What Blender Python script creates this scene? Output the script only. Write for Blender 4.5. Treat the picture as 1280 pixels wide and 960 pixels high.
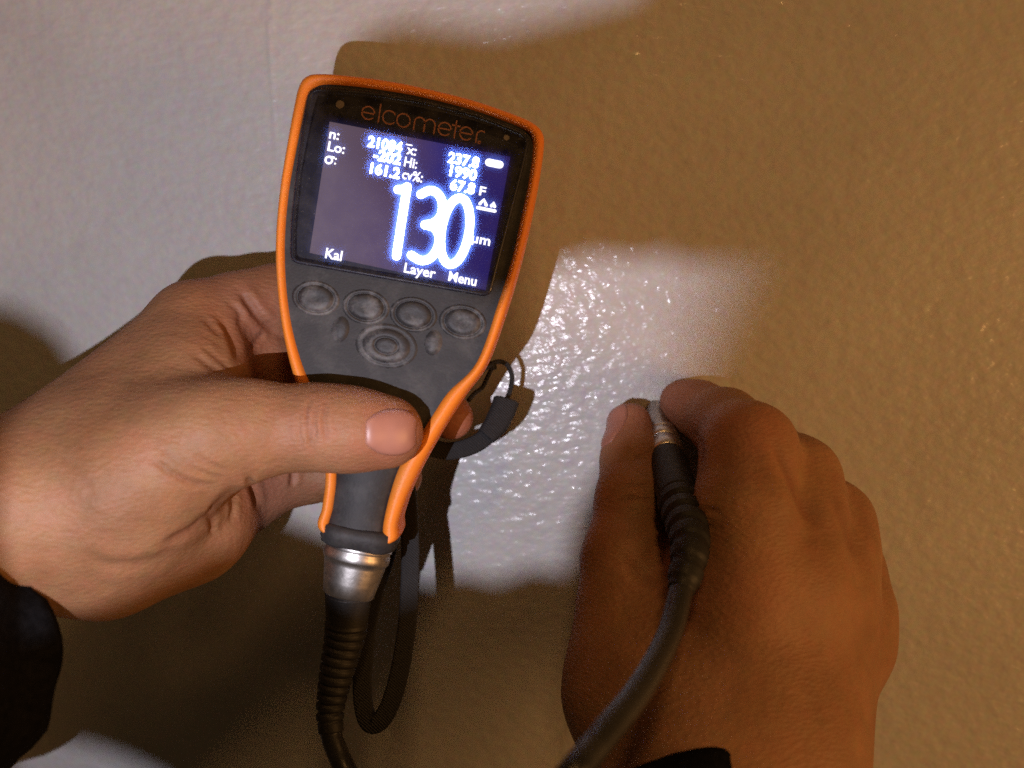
import bpy, bmesh, math, random
import numpy as np
from mathutils import Matrix, Vector

random.seed(7); rng = np.random.default_rng(7)
scene = bpy.context.scene
COL = scene.collection
for o in list(bpy.data.objects): bpy.data.objects.remove(o)

# ---------------------------------------------------------------- camera
# wall = plane Y=0; working units are millimetres (X right, H off the wall, Z up)
D = 330.0                      # camera to wall
F = 1242.0                     # focal length in photo pixels
cam_d = bpy.data.cameras.new('camera'); cam = bpy.data.objects.new('camera', cam_d); COL.objects.link(cam)
cam.location = (0, -D*0.001, 0); cam.rotation_euler = (math.radians(90), 0, 0)
cam_d.angle = 2*math.atan(640.0/F); cam_d.clip_start = 0.005; cam_d.clip_end = 20
cam_d.dof.use_dof = True; cam_d.dof.focus_distance = 0.285; cam_d.dof.aperture_fstop = 7.5
scene.camera = cam

# ---------------------------------------------------------------- light
w = bpy.data.worlds.new('World'); scene.world = w; w.use_nodes = True
bg = w.node_tree.nodes['Background']; bg.inputs[0].default_value = (1.0, 0.60, 0.27, 1); bg.inputs[1].default_value = 0.034

def lamp(name, kind, loc_mm, target_mm, energy, color, **kw):
    d = bpy.data.lights.new(name, kind); o = bpy.data.objects.new(name, d); COL.objects.link(o)
    loc = Vector((loc_mm[0], -loc_mm[1], loc_mm[2]))*0.001
    tgt = Vector((target_mm[0], -target_mm[1], target_mm[2]))*0.001
    o.location = loc; o.rotation_euler = (tgt-loc).to_track_quat('-Z', 'Y').to_euler()
    d.energy = energy; d.color = color
    for k, v in kw.items(): setattr(d, k, v)
    return o
# cool white spot, low and left of the camera; warm room lamp up on the right
TORCH = (-70, 300, -46); TORCH_AIM = (-62, 0, 55)
lamp('torch_light', 'SPOT', TORCH, TORCH_AIM, 2.9, (0.84, 0.82, 0.94),
     spot_size=math.radians(84), spot_blend=0.05, shadow_soft_size=0.0006)
lamp('room_lamp', 'AREA', (640, 510, -180), (20, 0, -10), 3.4, (1.0, 0.48, 0.15), shape='DISK', size=0.36)
lamp('warm_fill', 'AREA', (60, 640, 520), (0, 0, 0), 1.15, (1.0, 0.51, 0.17), shape='DISK', size=0.12)  # added warm fill, no ceiling fixture known

vs = scene.view_settings
vs.view_transform = 'Standard'; vs.look = 'None'; vs.exposure = 0.0; vs.gamma = 1.0; vs.use_curve_mapping = False
scene.render.engine = 'CYCLES'
scene.cycles.use_denoising = False      # keep the sensor-like grain
scene.cycles.sample_clamp_indirect = 2.0
scene.cycles.max_bounces = 8
scene.render.film_transparent = False

# ---------------------------------------------------------------- helpers
def P(px, py, h):
    """photo pixel + height above the wall -> mm point"""
    k = (D-h)/F
    return np.array([(px-640)*k, h, (480-py)*k])
def toW(v):
    v = np.asarray(v, float)
    return np.stack([v[..., 0], -v[..., 1], v[..., 2]], -1)*0.001

def mesh_obj(name, verts, faces, mat, parent=None, smooth=True):
    me = bpy.data.meshes.new(name)
    me.from_pydata([tuple(map(float, v)) for v in verts], [], [tuple(map(int, f)) for f in faces])
    me.update()
    if smooth: me.polygons.foreach_set('use_smooth', [True]*len(me.polygons))
    if mat: me.materials.append(mat)
    o = bpy.data.objects.new(name, me); COL.objects.link(o)
    if parent is not None: o.parent = parent
    return o
def recalc(o):
    bm = bmesh.new(); bm.from_mesh(o.data)
    bmesh.ops.recalc_face_normals(bm, faces=bm.faces); bm.to_mesh(o.data); bm.free(); return o
def empty(name, loc_mm=(0, 0, 0)):
    o = bpy.data.objects.new(name, None); COL.objects.link(o); o.empty_display_size = 0.01
    o.location = Vector(toW(np.array(loc_mm, float))); return o
def tag(o, label, cat, group=None):
    o['label'] = label; o['category'] = cat
    if group: o['group'] = group
    return o

def catmull(pts, n=8, closed=False):
    pts = [np.asarray(p, float) for p in pts]; N = len(pts); out = []
    segs = N if closed else N-1
    for i in range(segs):
        if closed: p0, p1, p2, p3 = pts[i-1], pts[i], pts[(i+1) % N], pts[(i+2) % N]
        else: p0, p1, p2, p3 = pts[max(i-1, 0)], pts[i], pts[i+1], pts[min(i+2, N-1)]
        for k in range(n):
            t = k/n
            out.append(0.5*((2*p1)+(-p0+p2)*t+(2*p0-5*p1+4*p2-p3)*t*t+(-p0+3*p1-3*p2+p3)*t**3))
    if not closed: out.append(pts[-1])
    return np.array(out)

def loft(rings, closed=True, cap0=False, cap1=False):
    """list of equal-length rings -> verts, faces"""
    n = len(rings[0]); V = np.concatenate(rings); Fc = []
    for i in range(len(rings)-1):
        for j in range(n if closed else n-1):
            a = i*n+j; b = i*n+(j+1) % n
            Fc.append((a, b, b+n, a+n))
    if cap0: Fc.append(tuple(range(n-1, -1, -1)))
    if cap1: Fc.append(tuple((len(rings)-1)*n+j for j in range(n)))
    return V, Fc

def frames(path, up):
    T = np.gradient(path, axis=0); T /= np.linalg.norm(T, axis=1)[:, None]
    up = np.asarray(up, float); S = np.cross(T, up)
    L = np.linalg.norm(S, axis=1); S[L < 1e-6] = (1, 0, 0)
    S /= np.linalg.norm(S, axis=1)[:, None]; U = np.cross(S, T)
    return T, S, U
def tube(path, rad, seg=20, up=(0, 1, 0), flat=None):
    """path in any space; rad scalar or array; flat=(half width, half thickness) gives webbing"""
    path = np.asarray(path, float); n = len(path); T, S, U = frames(path, up)
    rad = np.broadcast_to(np.asarray(rad, float), (n,)); rings = []
    for i in range(n):
        a = np.linspace(0, 2*math.pi, seg, endpoint=False)
        if flat is None: cs, sn = np.cos(a)*rad[i], np.sin(a)*rad[i]
        else:
            cs = np.sign(np.cos(a))*np.abs(np.cos(a))**0.45*flat[0]*rad[i]
            sn = np.sign(np.sin(a))*np.abs(np.sin(a))**0.45*flat[1]*rad[i]
        rings.append(path[i]+cs[:, None]*S[i]+sn[:, None]*U[i])
    return loft(rings, True, True, True)

# ---------------------------------------------------------------- materials
def new_mat(name):
    m = bpy.data.materials.new(name); m.use_nodes = True
    nt = m.node_tree; b = nt.nodes['Principled BSDF']; return m, nt, b
def N(nt, typ, **kw):
    n = nt.nodes.new(typ)
    for k, v in kw.items():
        if isinstance(k, str) and hasattr(n, k) and k not in n.inputs: setattr(n, k, v)
    return n
def noise(nt, scale, detail=3, rough=0.55, vec=None):
    n = nt.nodes.new('ShaderNodeTexNoise'); n.inputs['Scale'].default_value = scale
    n.inputs['Detail'].default_value = detail; n.inputs['Roughness'].default_value = rough
    if vec is None:
        tc = nt.nodes.new('ShaderNodeTexCoord'); vec = tc.outputs['Object']
    nt.links.new(vec, n.inputs['Vector']); return n
def ramp(nt, fac, stops):
    r = nt.nodes.new('ShaderNodeValToRGB'); nt.links.new(fac, r.inputs[0])
    e = r.color_ramp.elements
    while len(e) < len(stops): e.new(0.5)
    for el, (p, c) in zip(e, stops):
        el.position = p; el.color = (*c, 1) if len(c) == 3 else c
    return r
def bump(nt, height, strength, dist, normal=None):
    b = nt.nodes.new('ShaderNodeBump'); b.inputs['Strength'].default_value = strength; b.inputs['Distance'].default_value = dist
    nt.links.new(height, b.inputs['Height'])
    if normal is not None: nt.links.new(normal, b.inputs['Normal'])
    return b
def mixc(nt, fac, a, b, blend='MIX'):
    m = nt.nodes.new('ShaderNodeMix'); m.data_type = 'RGBA'; m.blend_type = blend
    for sock, v in ((m.inputs[0], fac), (m.inputs[6], a), (m.inputs[7], b)):
        if hasattr(v, 'links') or hasattr(v, 'is_linked'): nt.links.new(v, sock)
        elif isinstance(v, (int, float)): sock.default_value = v
        else: sock.default_value = (*v, 1)
    return m.outputs[2]
def simple(name, col, rough, var=0.25, scale=300, bstr=0.0, bscale=900, metallic=0.0, spec=0.5):
    m, nt, b = new_mat(name)
    n = noise(nt, scale, 4)
    lo = tuple(c*(1-var) for c in col); hi = tuple(min(1, c*(1+var)) for c in col)
    r = ramp(nt, n.outputs['Fac'], [(0.3, lo), (0.7, hi)])
    nt.links.new(r.outputs[0], b.inputs['Base Color'])
    b.inputs['Roughness'].default_value = rough; b.inputs['Metallic'].default_value = metallic
    b.inputs['Specular IOR Level'].default_value = spec
    if bstr:
        bn = noise(nt, bscale, 3); bp = bump(nt, bn.outputs['Fac'], bstr, 0.0004)
        nt.links.new(bp.outputs[0], b.inputs['Normal'])
    return m

def wall_material():
    m, nt, b = new_mat('silver_grey_orange_peel_paint')
    n1 = noise(nt, 14, 4); r1 = ramp(nt, n1.outputs['Fac'], [(0.3, (0.40, 0.385, 0.375)), (0.7, (0.47, 0.455, 0.44))])
    ns = noise(nt, 38, 6, 0.7); rs = ramp(nt, ns.outputs['Fac'], [(0.60, (0, 0, 0)), (0.74, (0.35, 0.35, 0.35))])
    n2 = noise(nt, 420, 3); c = mixc(nt, 0.18, r1.outputs[0], n2.outputs['Color'], 'OVERLAY')
    c = mixc(nt, rs.outputs[0], c, (0.33, 0.31, 0.29))
    nt.links.new(c, b.inputs['Base Color'])
    rr_ = ramp(nt, ns.outputs['Fac'], [(0.35, (0.13,)*3), (0.7, (0.26,)*3)]); nt.links.new(rr_.outputs[0], b.inputs['Coat Roughness'])
    b.inputs['Roughness'].default_value = 0.5; b.inputs['Specular IOR Level'].default_value = 0.35
    b.inputs['Coat Weight'].default_value = 0.38; b.inputs['Coat Roughness'].default_value = 0.17
    tc = nt.nodes.new('ShaderNodeTexCoord')
    mpw = nt.nodes.new('ShaderNodeMapping'); mpw.inputs['Scale'].default_value = (0.62, 1, 1); mpw.inputs['Rotation'].default_value = (0, 0.3, 0); nt.links.new(tc.outputs['Object'], mpw.inputs[0])
    a = noise(nt, 340, 2, 0.45, mpw.outputs[0]); a2 = noise(nt, 150, 2, 0.5, tc.outputs['Object'])
    v = nt.nodes.new('ShaderNodeTexVoronoi'); v.feature = 'SMOOTH_F1'; v.inputs['Scale'].default_value = 300
    nt.links.new(tc.outputs['Object'], v.inputs['Vector'])
    b0 = bump(nt, a2.outputs['Fac'], 0.13, 0.0025)
    b1 = bump(nt, a.outputs['Fac'], 0.66, 0.0011, b0.outputs[0])
    b2 = bump(nt, v.outputs['Distance'], 0.22, 0.0008, b1.outputs[0])
    b3 = bump(nt, a.outputs['Fac'], 0.42, 0.0011, b0.outputs[0])
    nt.links.new(b3.outputs[0], b.inputs['Normal']); nt.links.new(b2.outputs[0], b.inputs['Coat Normal'])
    return m

def skin_material():
    m, nt, b = new_mat('brown_skin')
    n1 = noise(nt, 55, 4); r1 = ramp(nt, n1.outputs['Fac'], [(0.3, (0.21, 0.100, 0.046)), (0.7, (0.305, 0.158, 0.079))])
    n2 = noise(nt, 260, 4); c = mixc(nt, 0.16, r1.outputs[0], n2.outputs['Color'], 'OVERLAY')
    n3 = noise(nt, 95, 5, 0.65); r3 = ramp(nt, n3.outputs['Fac'], [(0.46, (0, 0, 0)), (0.72, (0.38, 0.38, 0.38))])
    c = mixc(nt, r3.outputs[0], c, (0.32, 0.130, 0.074))
    n4 = noise(nt, 700, 3, 0.7); r4 = ramp(nt, n4.outputs['Fac'], [(0.58, (0, 0, 0)), (0.75, (0.3, 0.3, 0.3))])
    c = mixc(nt, r4.outputs[0], c, (0.17, 0.07, 0.035))
    at = nt.nodes.new('ShaderNodeAttribute'); at.attribute_name = 'redness'
    c = mixc(nt, at.outputs['Fac'], c, (0.42, 0.14, 0.095))
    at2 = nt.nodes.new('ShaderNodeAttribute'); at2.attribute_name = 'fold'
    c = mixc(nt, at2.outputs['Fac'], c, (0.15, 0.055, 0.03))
    nt.links.new(c, b.inputs['Base Color'])
    b.inputs['Roughness'].default_value = 0.58; b.inputs['Specular IOR Level'].default_value = 0.32
    b.inputs['Subsurface Weight'].default_value = 0.12
    b.inputs['Subsurface Radius'].default_value = (1.0, 0.35, 0.2); b.inputs['Subsurface Scale'].default_value = 0.002
    tc = nt.nodes.new('ShaderNodeTexCoord')
    v = nt.nodes.new('ShaderNodeTexVoronoi'); v.inputs['Scale'].default_value = 900
    mp = nt.nodes.new('ShaderNodeMapping'); mp.inputs['Scale'].default_value = (0.6, 0.6, 1.3)
    nt.links.new(tc.outputs['Object'], mp.inputs[0]); nt.links.new(mp.outputs[0], v.inputs['Vector'])
    nb = noise(nt, 330, 4, 0.6, mp.outputs[0])
    b1 = bump(nt, nb.outputs['Fac'], 0.4, 0.0007); b2 = bump(nt, v.outputs['Distance'], 0.4, 0.0004, b1.outputs[0])
    nt.links.new(b2.outputs[0], b.inputs['Normal'])
    return m

def dusty_rubber(name, base, dust, amt, rough=0.6):
    m, nt, b = new_mat(name)
    n1 = noise(nt, 130, 5, 0.65); n2 = noise(nt, 1500, 2)
    r = ramp(nt, n1.outputs['Fac'], [(0.48, (0, 0, 0)), (0.75, (amt, amt, amt))])
    c = mixc(nt, r.outputs[0], base, dust)
    c = mixc(nt, 0.2, c, n2.outputs['Color'], 'OVERLAY')
    nt.links.new(c, b.inputs['Base Color']); b.inputs['Roughness'].default_value = rough
    b.inputs['Specular IOR Level'].default_value = 0.35
    bp = bump(nt, n2.outputs['Fac'], 0.25, 0.0003); nt.links.new(bp.outputs[0], b.inputs['Normal'])
    return m

def emit(name, col, strength):
    m = bpy.data.materials.new(name); m.use_nodes = True; nt = m.node_tree
    nt.nodes.remove(nt.nodes['Principled BSDF'])
    e = nt.nodes.new('ShaderNodeEmission'); e.inputs[0].default_value = (*col, 1); e.inputs[1].default_value = strength
    nt.links.new(e.outputs[0], nt.nodes['Material Output'].inputs[0]); m.cycles.emission_sampling = 'NONE'; return m

def screen_material():
    """backlit display: violet-grey on one side turning blue on the other"""
    m = bpy.data.materials.new('backlit_display'); m.use_nodes = True; nt = m.node_tree
    b = nt.nodes['Principled BSDF']; b.inputs['Base Color'].default_value = (0.03, 0.025, 0.03, 1); b.inputs['Roughness'].default_value = 0.35
    tc = nt.nodes.new('ShaderNodeTexCoord'); sp = nt.nodes.new('ShaderNodeSeparateXYZ'); nt.links.new(tc.outputs['Generated'], sp.inputs[0])
    n1 = noise(nt, 45, 2)
    ad = nt.nodes.new('ShaderNodeMath'); ad.operation = 'MULTIPLY_ADD'; ad.inputs[1].default_value = 0.16
    nt.links.new(n1.outputs['Fac'], ad.inputs[0]); nt.links.new(sp.outputs[0], ad.inputs[2])
    r = ramp(nt, ad.outputs[0], [(0.1, (0.155, 0.105, 0.115)), (0.48, (0.105, 0.060, 0.100)), (0.72, (0.036, 0.028, 0.165)), (1.0, (0.022, 0.014, 0.115))])
    nt.links.new(r.outputs[0], b.inputs['Emission Color']); b.inputs['Emission Strength'].default_value = 1.0; m.cycles.emission_sampling = 'NONE'
    return m

def cover_glass():
    """clear dusty cover; added blue haze layer stands in for glow round the digits"""
    m = bpy.data.materials.new('glow_haze_cover'); m.use_nodes = True; nt = m.node_tree
    nt.nodes.remove(nt.nodes['Principled BSDF'])
    tr = nt.nodes.new('ShaderNodeBsdfTransparent')
    rf = nt.nodes.new('ShaderNodeBsdfRefraction'); rf.inputs['IOR'].default_value = 2.2; rf.inputs['Roughness'].default_value = 0.85
    rf.inputs['Color'].default_value = (0.10, 0.22, 1.0, 1)  # blue tint puts the digits' glow into the cover
    gl = nt.nodes.new('ShaderNodeBsdfGlossy'); gl.inputs['Roughness'].default_value = 0.12
    df = nt.nodes.new('ShaderNodeBsdfDiffuse'); df.inputs[0].default_value = (0.45, 0.42, 0.40, 1)
    n1 = noise(nt, 160, 5, 0.7); n2 = noise(nt, 2600, 2)
    r1 = ramp(nt, n1.outputs['Fac'], [(0.42, (0.01,)*3), (0.8, (0.07,)*3)])
    r2 = ramp(nt, n2.outputs['Fac'], [(0.70, (0,)*3), (0.76, (0.35,)*3)])
    ad = nt.nodes.new('ShaderNodeMath'); ad.operation = 'ADD'; nt.links.new(r1.outputs[0], ad.inputs[0]); nt.links.new(r2.outputs[0], ad.inputs[1])
    m1 = nt.nodes.new('ShaderNodeMixShader'); m1.inputs[0].default_value = 0.32
    nt.links.new(tr.outputs[0], m1.inputs[1]); nt.links.new(rf.outputs[0], m1.inputs[2])
    m2 = nt.nodes.new('ShaderNodeMixShader'); m2.inputs[0].default_value = 0.035
    nt.links.new(m1.outputs[0], m2.inputs[1]); nt.links.new(gl.outputs[0], m2.inputs[2])
    m3 = nt.nodes.new('ShaderNodeMixShader'); nt.links.new(ad.outputs[0], m3.inputs[0])
    nt.links.new(m2.outputs[0], m3.inputs[1]); nt.links.new(df.outputs[0], m3.inputs[2])
    nt.links.new(m3.outputs[0], nt.nodes['Material Output'].inputs[0]); return m

def webbing_material():
    m, nt, b = new_mat('black_woven_nylon')
    tc = nt.nodes.new('ShaderNodeTexCoord'); wv = nt.nodes.new('ShaderNodeTexWave'); wv.inputs['Scale'].default_value = 620
    wv.bands_direction = 'DIAGONAL'; wv.inputs['Distortion'].default_value = 1.5; nt.links.new(tc.outputs['Object'], wv.inputs['Vector'])
    r = ramp(nt, wv.outputs['Fac'], [(0.2, (0.004, 0.004, 0.0045)), (0.9, (0.016, 0.0155, 0.0165))]); nt.links.new(r.outputs[0], b.inputs['Base Color'])
    b.inputs['Roughness'].default_value = 0.75
    bp = bump(nt, wv.outputs['Fac'], 0.6, 0.0004); nt.links.new(bp.outputs[0], b.inputs['Normal']); return m

def brushed_metal():
    m, nt, b = new_mat('worn_steel')
    n = noise(nt, 500, 4); r = ramp(nt, n.outputs['Fac'], [(0.3, (0.42, 0.40, 0.38)), (0.7, (0.66, 0.63, 0.60))]); nt.links.new(r.outputs[0], b.inputs['Base Color'])
    b.inputs['Metallic'].default_value = 1.0; b.inputs['Roughness'].default_value = 0.40
    n2 = noise(nt, 900, 3); bp = bump(nt, n2.outputs['Fac'], 0.12, 0.0003); nt.links.new(bp.outputs[0], b.inputs['Normal']); return m

M = dict(
    wall=wall_material(), skin=skin_material(),
    nail=simple('fingernail', (0.35, 0.155, 0.11), 0.42, 0.08, 200, spec=0.6),
    orange=dusty_rubber('orange_rubber', (0.72, 0.205, 0.02), (0.62, 0.25, 0.07), 0.5, 0.5),
    black=dusty_rubber('black_rubber', (0.022, 0.021, 0.022), (0.11, 0.105, 0.10), 0.35, 0.62),
    key=dusty_rubber('worn_key_rubber', (0.026, 0.025, 0.026), (0.20, 0.19, 0.185), 0.8, 0.55),
    panel=simple('black_display_bezel', (0.010, 0.009, 0.010), 0.4, 0.3, 400),
    cover=cover_glass(), screen=screen_material(),
    white=emit('lit_segments', (0.93, 0.97, 1.0), 13.0),
    whitewarm=emit('lit_characters', (1.0, 0.93, 0.88), 2.6),
    logo=simple('copper_print', (0.24, 0.09, 0.055), 0.5, 0.15, 500),
    dot=simple('grey_sensor_dot', (0.12, 0.10, 0.09), 0.4, 0.2, 500),
    metal=brushed_metal(),
    cable=simple('black_cable_sheath', (0.011, 0.011, 0.012), 0.38, 0.3, 300, 0.15, 900),
    boot=dusty_rubber('black_boot_rubber', (0.009, 0.009, 0.010), (0.04, 0.039, 0.037), 0.3, 0.55),
    web=webbing_material(), hair=simple('dark_hair', (0.02, 0.012, 0.008), 0.5, 0.2, 300),
    cloth=simple('black_jacket_cloth', (0.006, 0.006, 0.007), 1.0, 0.4, 500, 0.8, 1500, spec=0.03),
)

# ---------------------------------------------------------------- wall
WALL_N = Vector((-math.tan(math.radians(6)), -1, -math.tan(math.radians(9)))).normalized()
def on_wall(px, py):
    """mm point where the photo pixel meets the wall"""
    c = np.array([0, D, 0.0]); d = P(px, py, 0)-c; n_ = np.array([WALL_N[0], -WALL_N[1], WALL_N[2]])
    return c-d*(c@n_)/(d@n_)
def build_wall():
    xs = np.concatenate([np.linspace(-600, -110, 12), np.linspace(-104, -50, 109)[0:], np.linspace(-40, 600, 14)])
    zs = np.linspace(-450, 450, 91)
    V, Fc = [], []
    for z in zs:
        for x in xs:
            h = 0.0
            cx = (350-640)/F*D + 0.9*math.sin(z*0.11) + 0.5*math.sin(z*0.37+1)
            h += 0.45*math.exp(-((x-cx)/0.8)**2)*(0.6+0.4*math.sin(z*0.3)) * (1/(1+math.exp(-(z-30)/6)))
            V.append((x*0.001, -h*0.001, z*0.001))
    n = len(xs)
    for i in range(len(zs)-1):
        for j in range(n-1):
            a = i*n+j; Fc.append((a, a+1, a+n+1, a+n))
    o = mesh_obj('wall', V, Fc, M['wall']); o['kind'] = 'structure'
    nv = Vector(WALL_N)   # the wall is seen a little askew
    o.rotation_euler = Vector((0, -1, 0)).rotation_difference(nv).to_euler()
    return o
build_wall()

# ---------------------------------------------------------------- gauge
TH = math.radians(10.3)
U2 = np.array([math.cos(TH), -math.sin(TH)]); V2 = np.array([math.sin(TH), math.cos(TH)])
GH = 60.0
G0 = P(520, 330, GH)
gauge = empty('coating_thickness_gauge')
gauge.matrix_world = Matrix(((U2[0], V2[0], 0, G0[0]*.001), (0, 0, -1, -GH*.001), (U2[1], V2[1], 0, G0[2]*.001), (0, 0, 0, 1)))
tag(gauge, 'orange and black handheld coating gauge with lit screen reading 130', 'gauge')
def gl(px, py, w=0.0):
    p = P(px, py, GH+w)-G0; q = np.array([p[0], p[2]])
    return np.array([q@U2, q@V2, w])
def gobj(name, V, Fc, mat, parent=None, smooth=True):
    return recalc(mesh_obj(name, np.asarray(V)*0.001, Fc, mat, parent or gauge, smooth))

OUT = [(530,107),(590,122),(640,139),(667,151),(679,164),(680,185),(674,225),(664,275),(652,325),(636,380),(610,452),(582,492),(562,522),(545,550),(525,586),(508,622),(497,655),(493,678),(447,684),
       (397,664),(400,635),(404,600),(401,560),(388,522),(370,487),(359,452),(350,410),(345,370),(342,325),(343,280),(348,230),(356,180),(364,135),(371,105),(381,92),(400,89),(440,92),(485,98)]
INN = [(528,119),(587,134),(634,150),(657,161),(665,172),(666,188),(661,225),(651,273),(640,322),(623,377),(596,452),(560,490),(541,518),(522,548),(499,583),(486,620),(478,655),(474,682),(447,680),
       (411,664),(415,635),(419,600),(418,556),(407,518),(388,484),(374,450),(363,409),(357,370),(354,325),(355,281),(360,232),(369,183),(378,140),(385,116),(392,107),(405,103),(440,105),(484,111)]
so = catmull([gl(*p) for p in OUT], 6, True); si = catmull([gl(*p) for p in INN], 6, True)
def inset(ring, d):
    t = np.roll(ring, -2, 0)-np.roll(ring, 2, 0); t /= np.linalg.norm(t, axis=1)[:, None]
    nrm = np.stack([t[:, 1], -t[:, 0], 0*t[:, 0]], 1)      # clockwise outline -> inward
    return ring+nrm*d
def ring_at(ring, wz):
    r = ring.copy(); r[:, 2] = wz; return r
mix = lambda t: so*(1-t)+si*t
V, Fc = loft([ring_at(inset(so, 5), -28), ring_at(inset(so, 1.6), -26.5), ring_at(inset(so, .4), -23), ring_at(so, -14), ring_at(so, -3.2), ring_at(mix(.10), -1.5),
              ring_at(mix(.28), -.4), ring_at(mix(.52), 0), ring_at(mix(.76), -.35), ring_at(mix(.93), -1.1), ring_at(mix(1.0), -2.2), ring_at(inset(si, .6), -3.6)], True, True, False)
gobj('housing', V, Fc, M['orange'])

# black front: lofted rows between the left and right inner edge
Nc = 29; rows = []
ri = [si[k] for k in range(4*6, 17*6+1)]; le = [si[k] for k in range(33*6+3, 19*6-1, -1)]
le = [np.array([np.interp(t, np.linspace(0, 1, len(le)), [p[c] for p in le]) for c in range(3)]) for t in np.linspace(0, 1, len(ri))]
top = [si[k % len(si)] for k in range(33*6+3, 38*6+4*6+1)]
tt = np.linspace(0, 1, len(top)); row0 = [np.array([np.interp(s, tt, [p[c] for p in top]) for c in range(3)]) for s in np.linspace(0, 1, Nc)]
rows.append(row0)
for q in range(1, len(ri)):
    rows.append([le[q]*(1-s)+ri[q]*s for s in np.linspace(0, 1, Nc)])
rows[1] = [a*.5+b*.5 for a, b in zip(row0, rows[2])]
for qi, r in enumerate(rows):
    t = qi/(len(rows)-1); g = min(1, max(0, (t-.62)/.12)); g = g*g*(3-2*g)
    for ci in range(Nc):
        s = ci/(Nc-1); r[ci] = r[ci].copy(); r[ci][2] = -2.0 + g*2.6*(1-(2*s-1)**2)**.7
V, Fc = loft([np.array(r) for r in rows], False)
def rounded(pts, radii, k=7):
    out = []; n_ = len(pts); pts = [np.asarray(p, float) for p in pts]
    for i in range(n_):
        a, b, c = pts[i-1], pts[i], pts[(i+1) % n_]; r = radii[i]
        p0 = b+(a-b)/np.linalg.norm(a-b)*r; p1 = b+(c-b)/np.linalg.norm(c-b)*r
        for t in np.linspace(0, 1, k): out.append((1-t)**2*p0+2*t*(1-t)*b+t*t*p1)
    return np.array(out)
wn = rounded([gl(*p) for p in ((384,107),(460,112),(530,123),(600,141),(664,167),(654,210),(612,371),(361,327),(362,275),(370,200))], [3.5, 6, 6, 6, 3.5, 4, 2.5, 2.5, 4, 6])
def inside(p, poly):
    x, y = p[0], p[1]; r = False; j = len(poly)-1
    for i in range(len(poly)):
        if (poly[i][1] > y) != (poly[j][1] > y) and x < (poly[j][0]-poly[i][0])*(y-poly[i][1])/(poly[j][1]-poly[i][1])+poly[i][0]: r = not r
        j = i
    return r
hole = inset(wn, 1.5); Fc = [f for f in Fc if not inside(np.mean([V[i] for i in f], axis=0), hole)]
gobj('front_panel', V, Fc, M['black'])

# collar of the grip (lathe round the gauge's long axis)
def lathe_local(pts, cx, cz, seg=48, tilt=0.0, sq=1.0):
    """pts: (radius, y) in gauge space"""
    rings = []
    a = np.linspace(0, 2*math.pi, seg, endpoint=False)
    for r, y in pts: rings.append(np.stack([cx+np.sign(np.cos(a))*np.abs(np.cos(a))**sq*r+tilt*y, np.full(seg, y), cz+np.sign(np.sin(a))*np.abs(np.sin(a))**sq*r], 1))
    return loft(rings, True, True, True)
gb = gl(446, 668); cxg = gb[0]; yb = gb[1]; ZG = -9.0
V, Fc = lathe_local([(9.2, yb+1.6), (10.8, yb+.9), (11.0, yb-1.2), (10.3, yb-3.8), (8.6, yb-4.8)], cxg, ZG, sq=.62)
gobj('grip_collar', V, Fc, M['black'])
V, Fc = lathe_local([(6, yb+10), (8.0, yb+8), (9.2, yb+2), (9, yb-2)], cxg, ZG)
gobj('grip_core', V, Fc, M['black'])

# window, display
top_r = ring_at(inset(wn, .35), -.75); side = ring_at(wn, -1.0); low = ring_at(wn, -1.9)
n = len(wn); cen = top_r.mean(0)
V = np.concatenate([low, side, top_r, [cen]]); Fc = []
for i in range(2):
    for j in range(n): Fc.append((i*n+j, i*n+(j+1) % n, (i+1)*n+(j+1) % n, (i+1)*n+j))
for j in range(n): Fc.append((2*n+j, 2*n+(j+1) % n, 3*n))
gobj('display_cover', V, Fc, M['cover'], smooth=False)
V2_, F2_ = loft([ring_at(wn, -1.96), ring_at(inset(wn, .2), -1.2), ring_at(inset(wn, 1.0), -1.25), ring_at(inset(wn, 1.1), -4.6)], True)
gobj('display_bezel', V2_, F2_, M['panel'])
mask = ring_at(inset(wn, .3), -4.5); V = np.concatenate([mask, [mask.mean(0)]])
gobj('display_mask', V, [(j, (j+1) % n, n) for j in range(n)], M['panel'], smooth=False)
SQ = [(412,152),(638,196),(607,363),(387,316)]
q = [gl(*p, -4.3) for p in SQ]; V = []; Fc = []
for i in range(13):
    for j in range(17):
        a, b = j/16, i/12; V.append((q[0]*(1-a)+q[1]*a)*(1-b)+(q[3]*(1-a)+q[2]*a)*b)
for i in range(12):
    for j in range(16):
        a = i*17+j; Fc.append((a, a+1, a+18, a+17))
display = gobj('display', V, Fc, M['screen'], smooth=False)

EX = np.array([225, 45.0]); EX /= np.linalg.norm(EX); EY = np.array([-29, 165.0]); EY /= np.linalg.norm(EY)   # right / down on the screen
ZT = -4.1
def text_mesh(name, s, px, py, width, height, mat, bold=0.012):
    cu = bpy.data.curves.new('t', 'FONT'); cu.body = s; cu.size = 1.0; cu.offset = bold; cu.resolution_u = 3
    ob = bpy.data.objects.new('t', cu); COL.objects.link(ob)
    dg = bpy.context.evaluated_depsgraph_get(); me = ob.evaluated_get(dg).to_mesh()
    V = np.array([v.co[:] for v in me.vertices]); Fc = [tuple(p.vertices) for p in me.polygons]
    ob.evaluated_get(dg).to_mesh_clear(); bpy.data.objects.remove(ob); bpy.data.curves.remove(cu)
    x0, x1 = V[:, 0].min(), V[:, 0].max()
    W = []
    for v in V:
        p = np.array([px, py])+EX*(v[0]-x0)/(x1-x0)*width-EY*(v[1]/0.70)*height
        W.append(gl(p[0], p[1], ZT))
    return gobj(name, W, Fc, mat, display, False)
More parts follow.
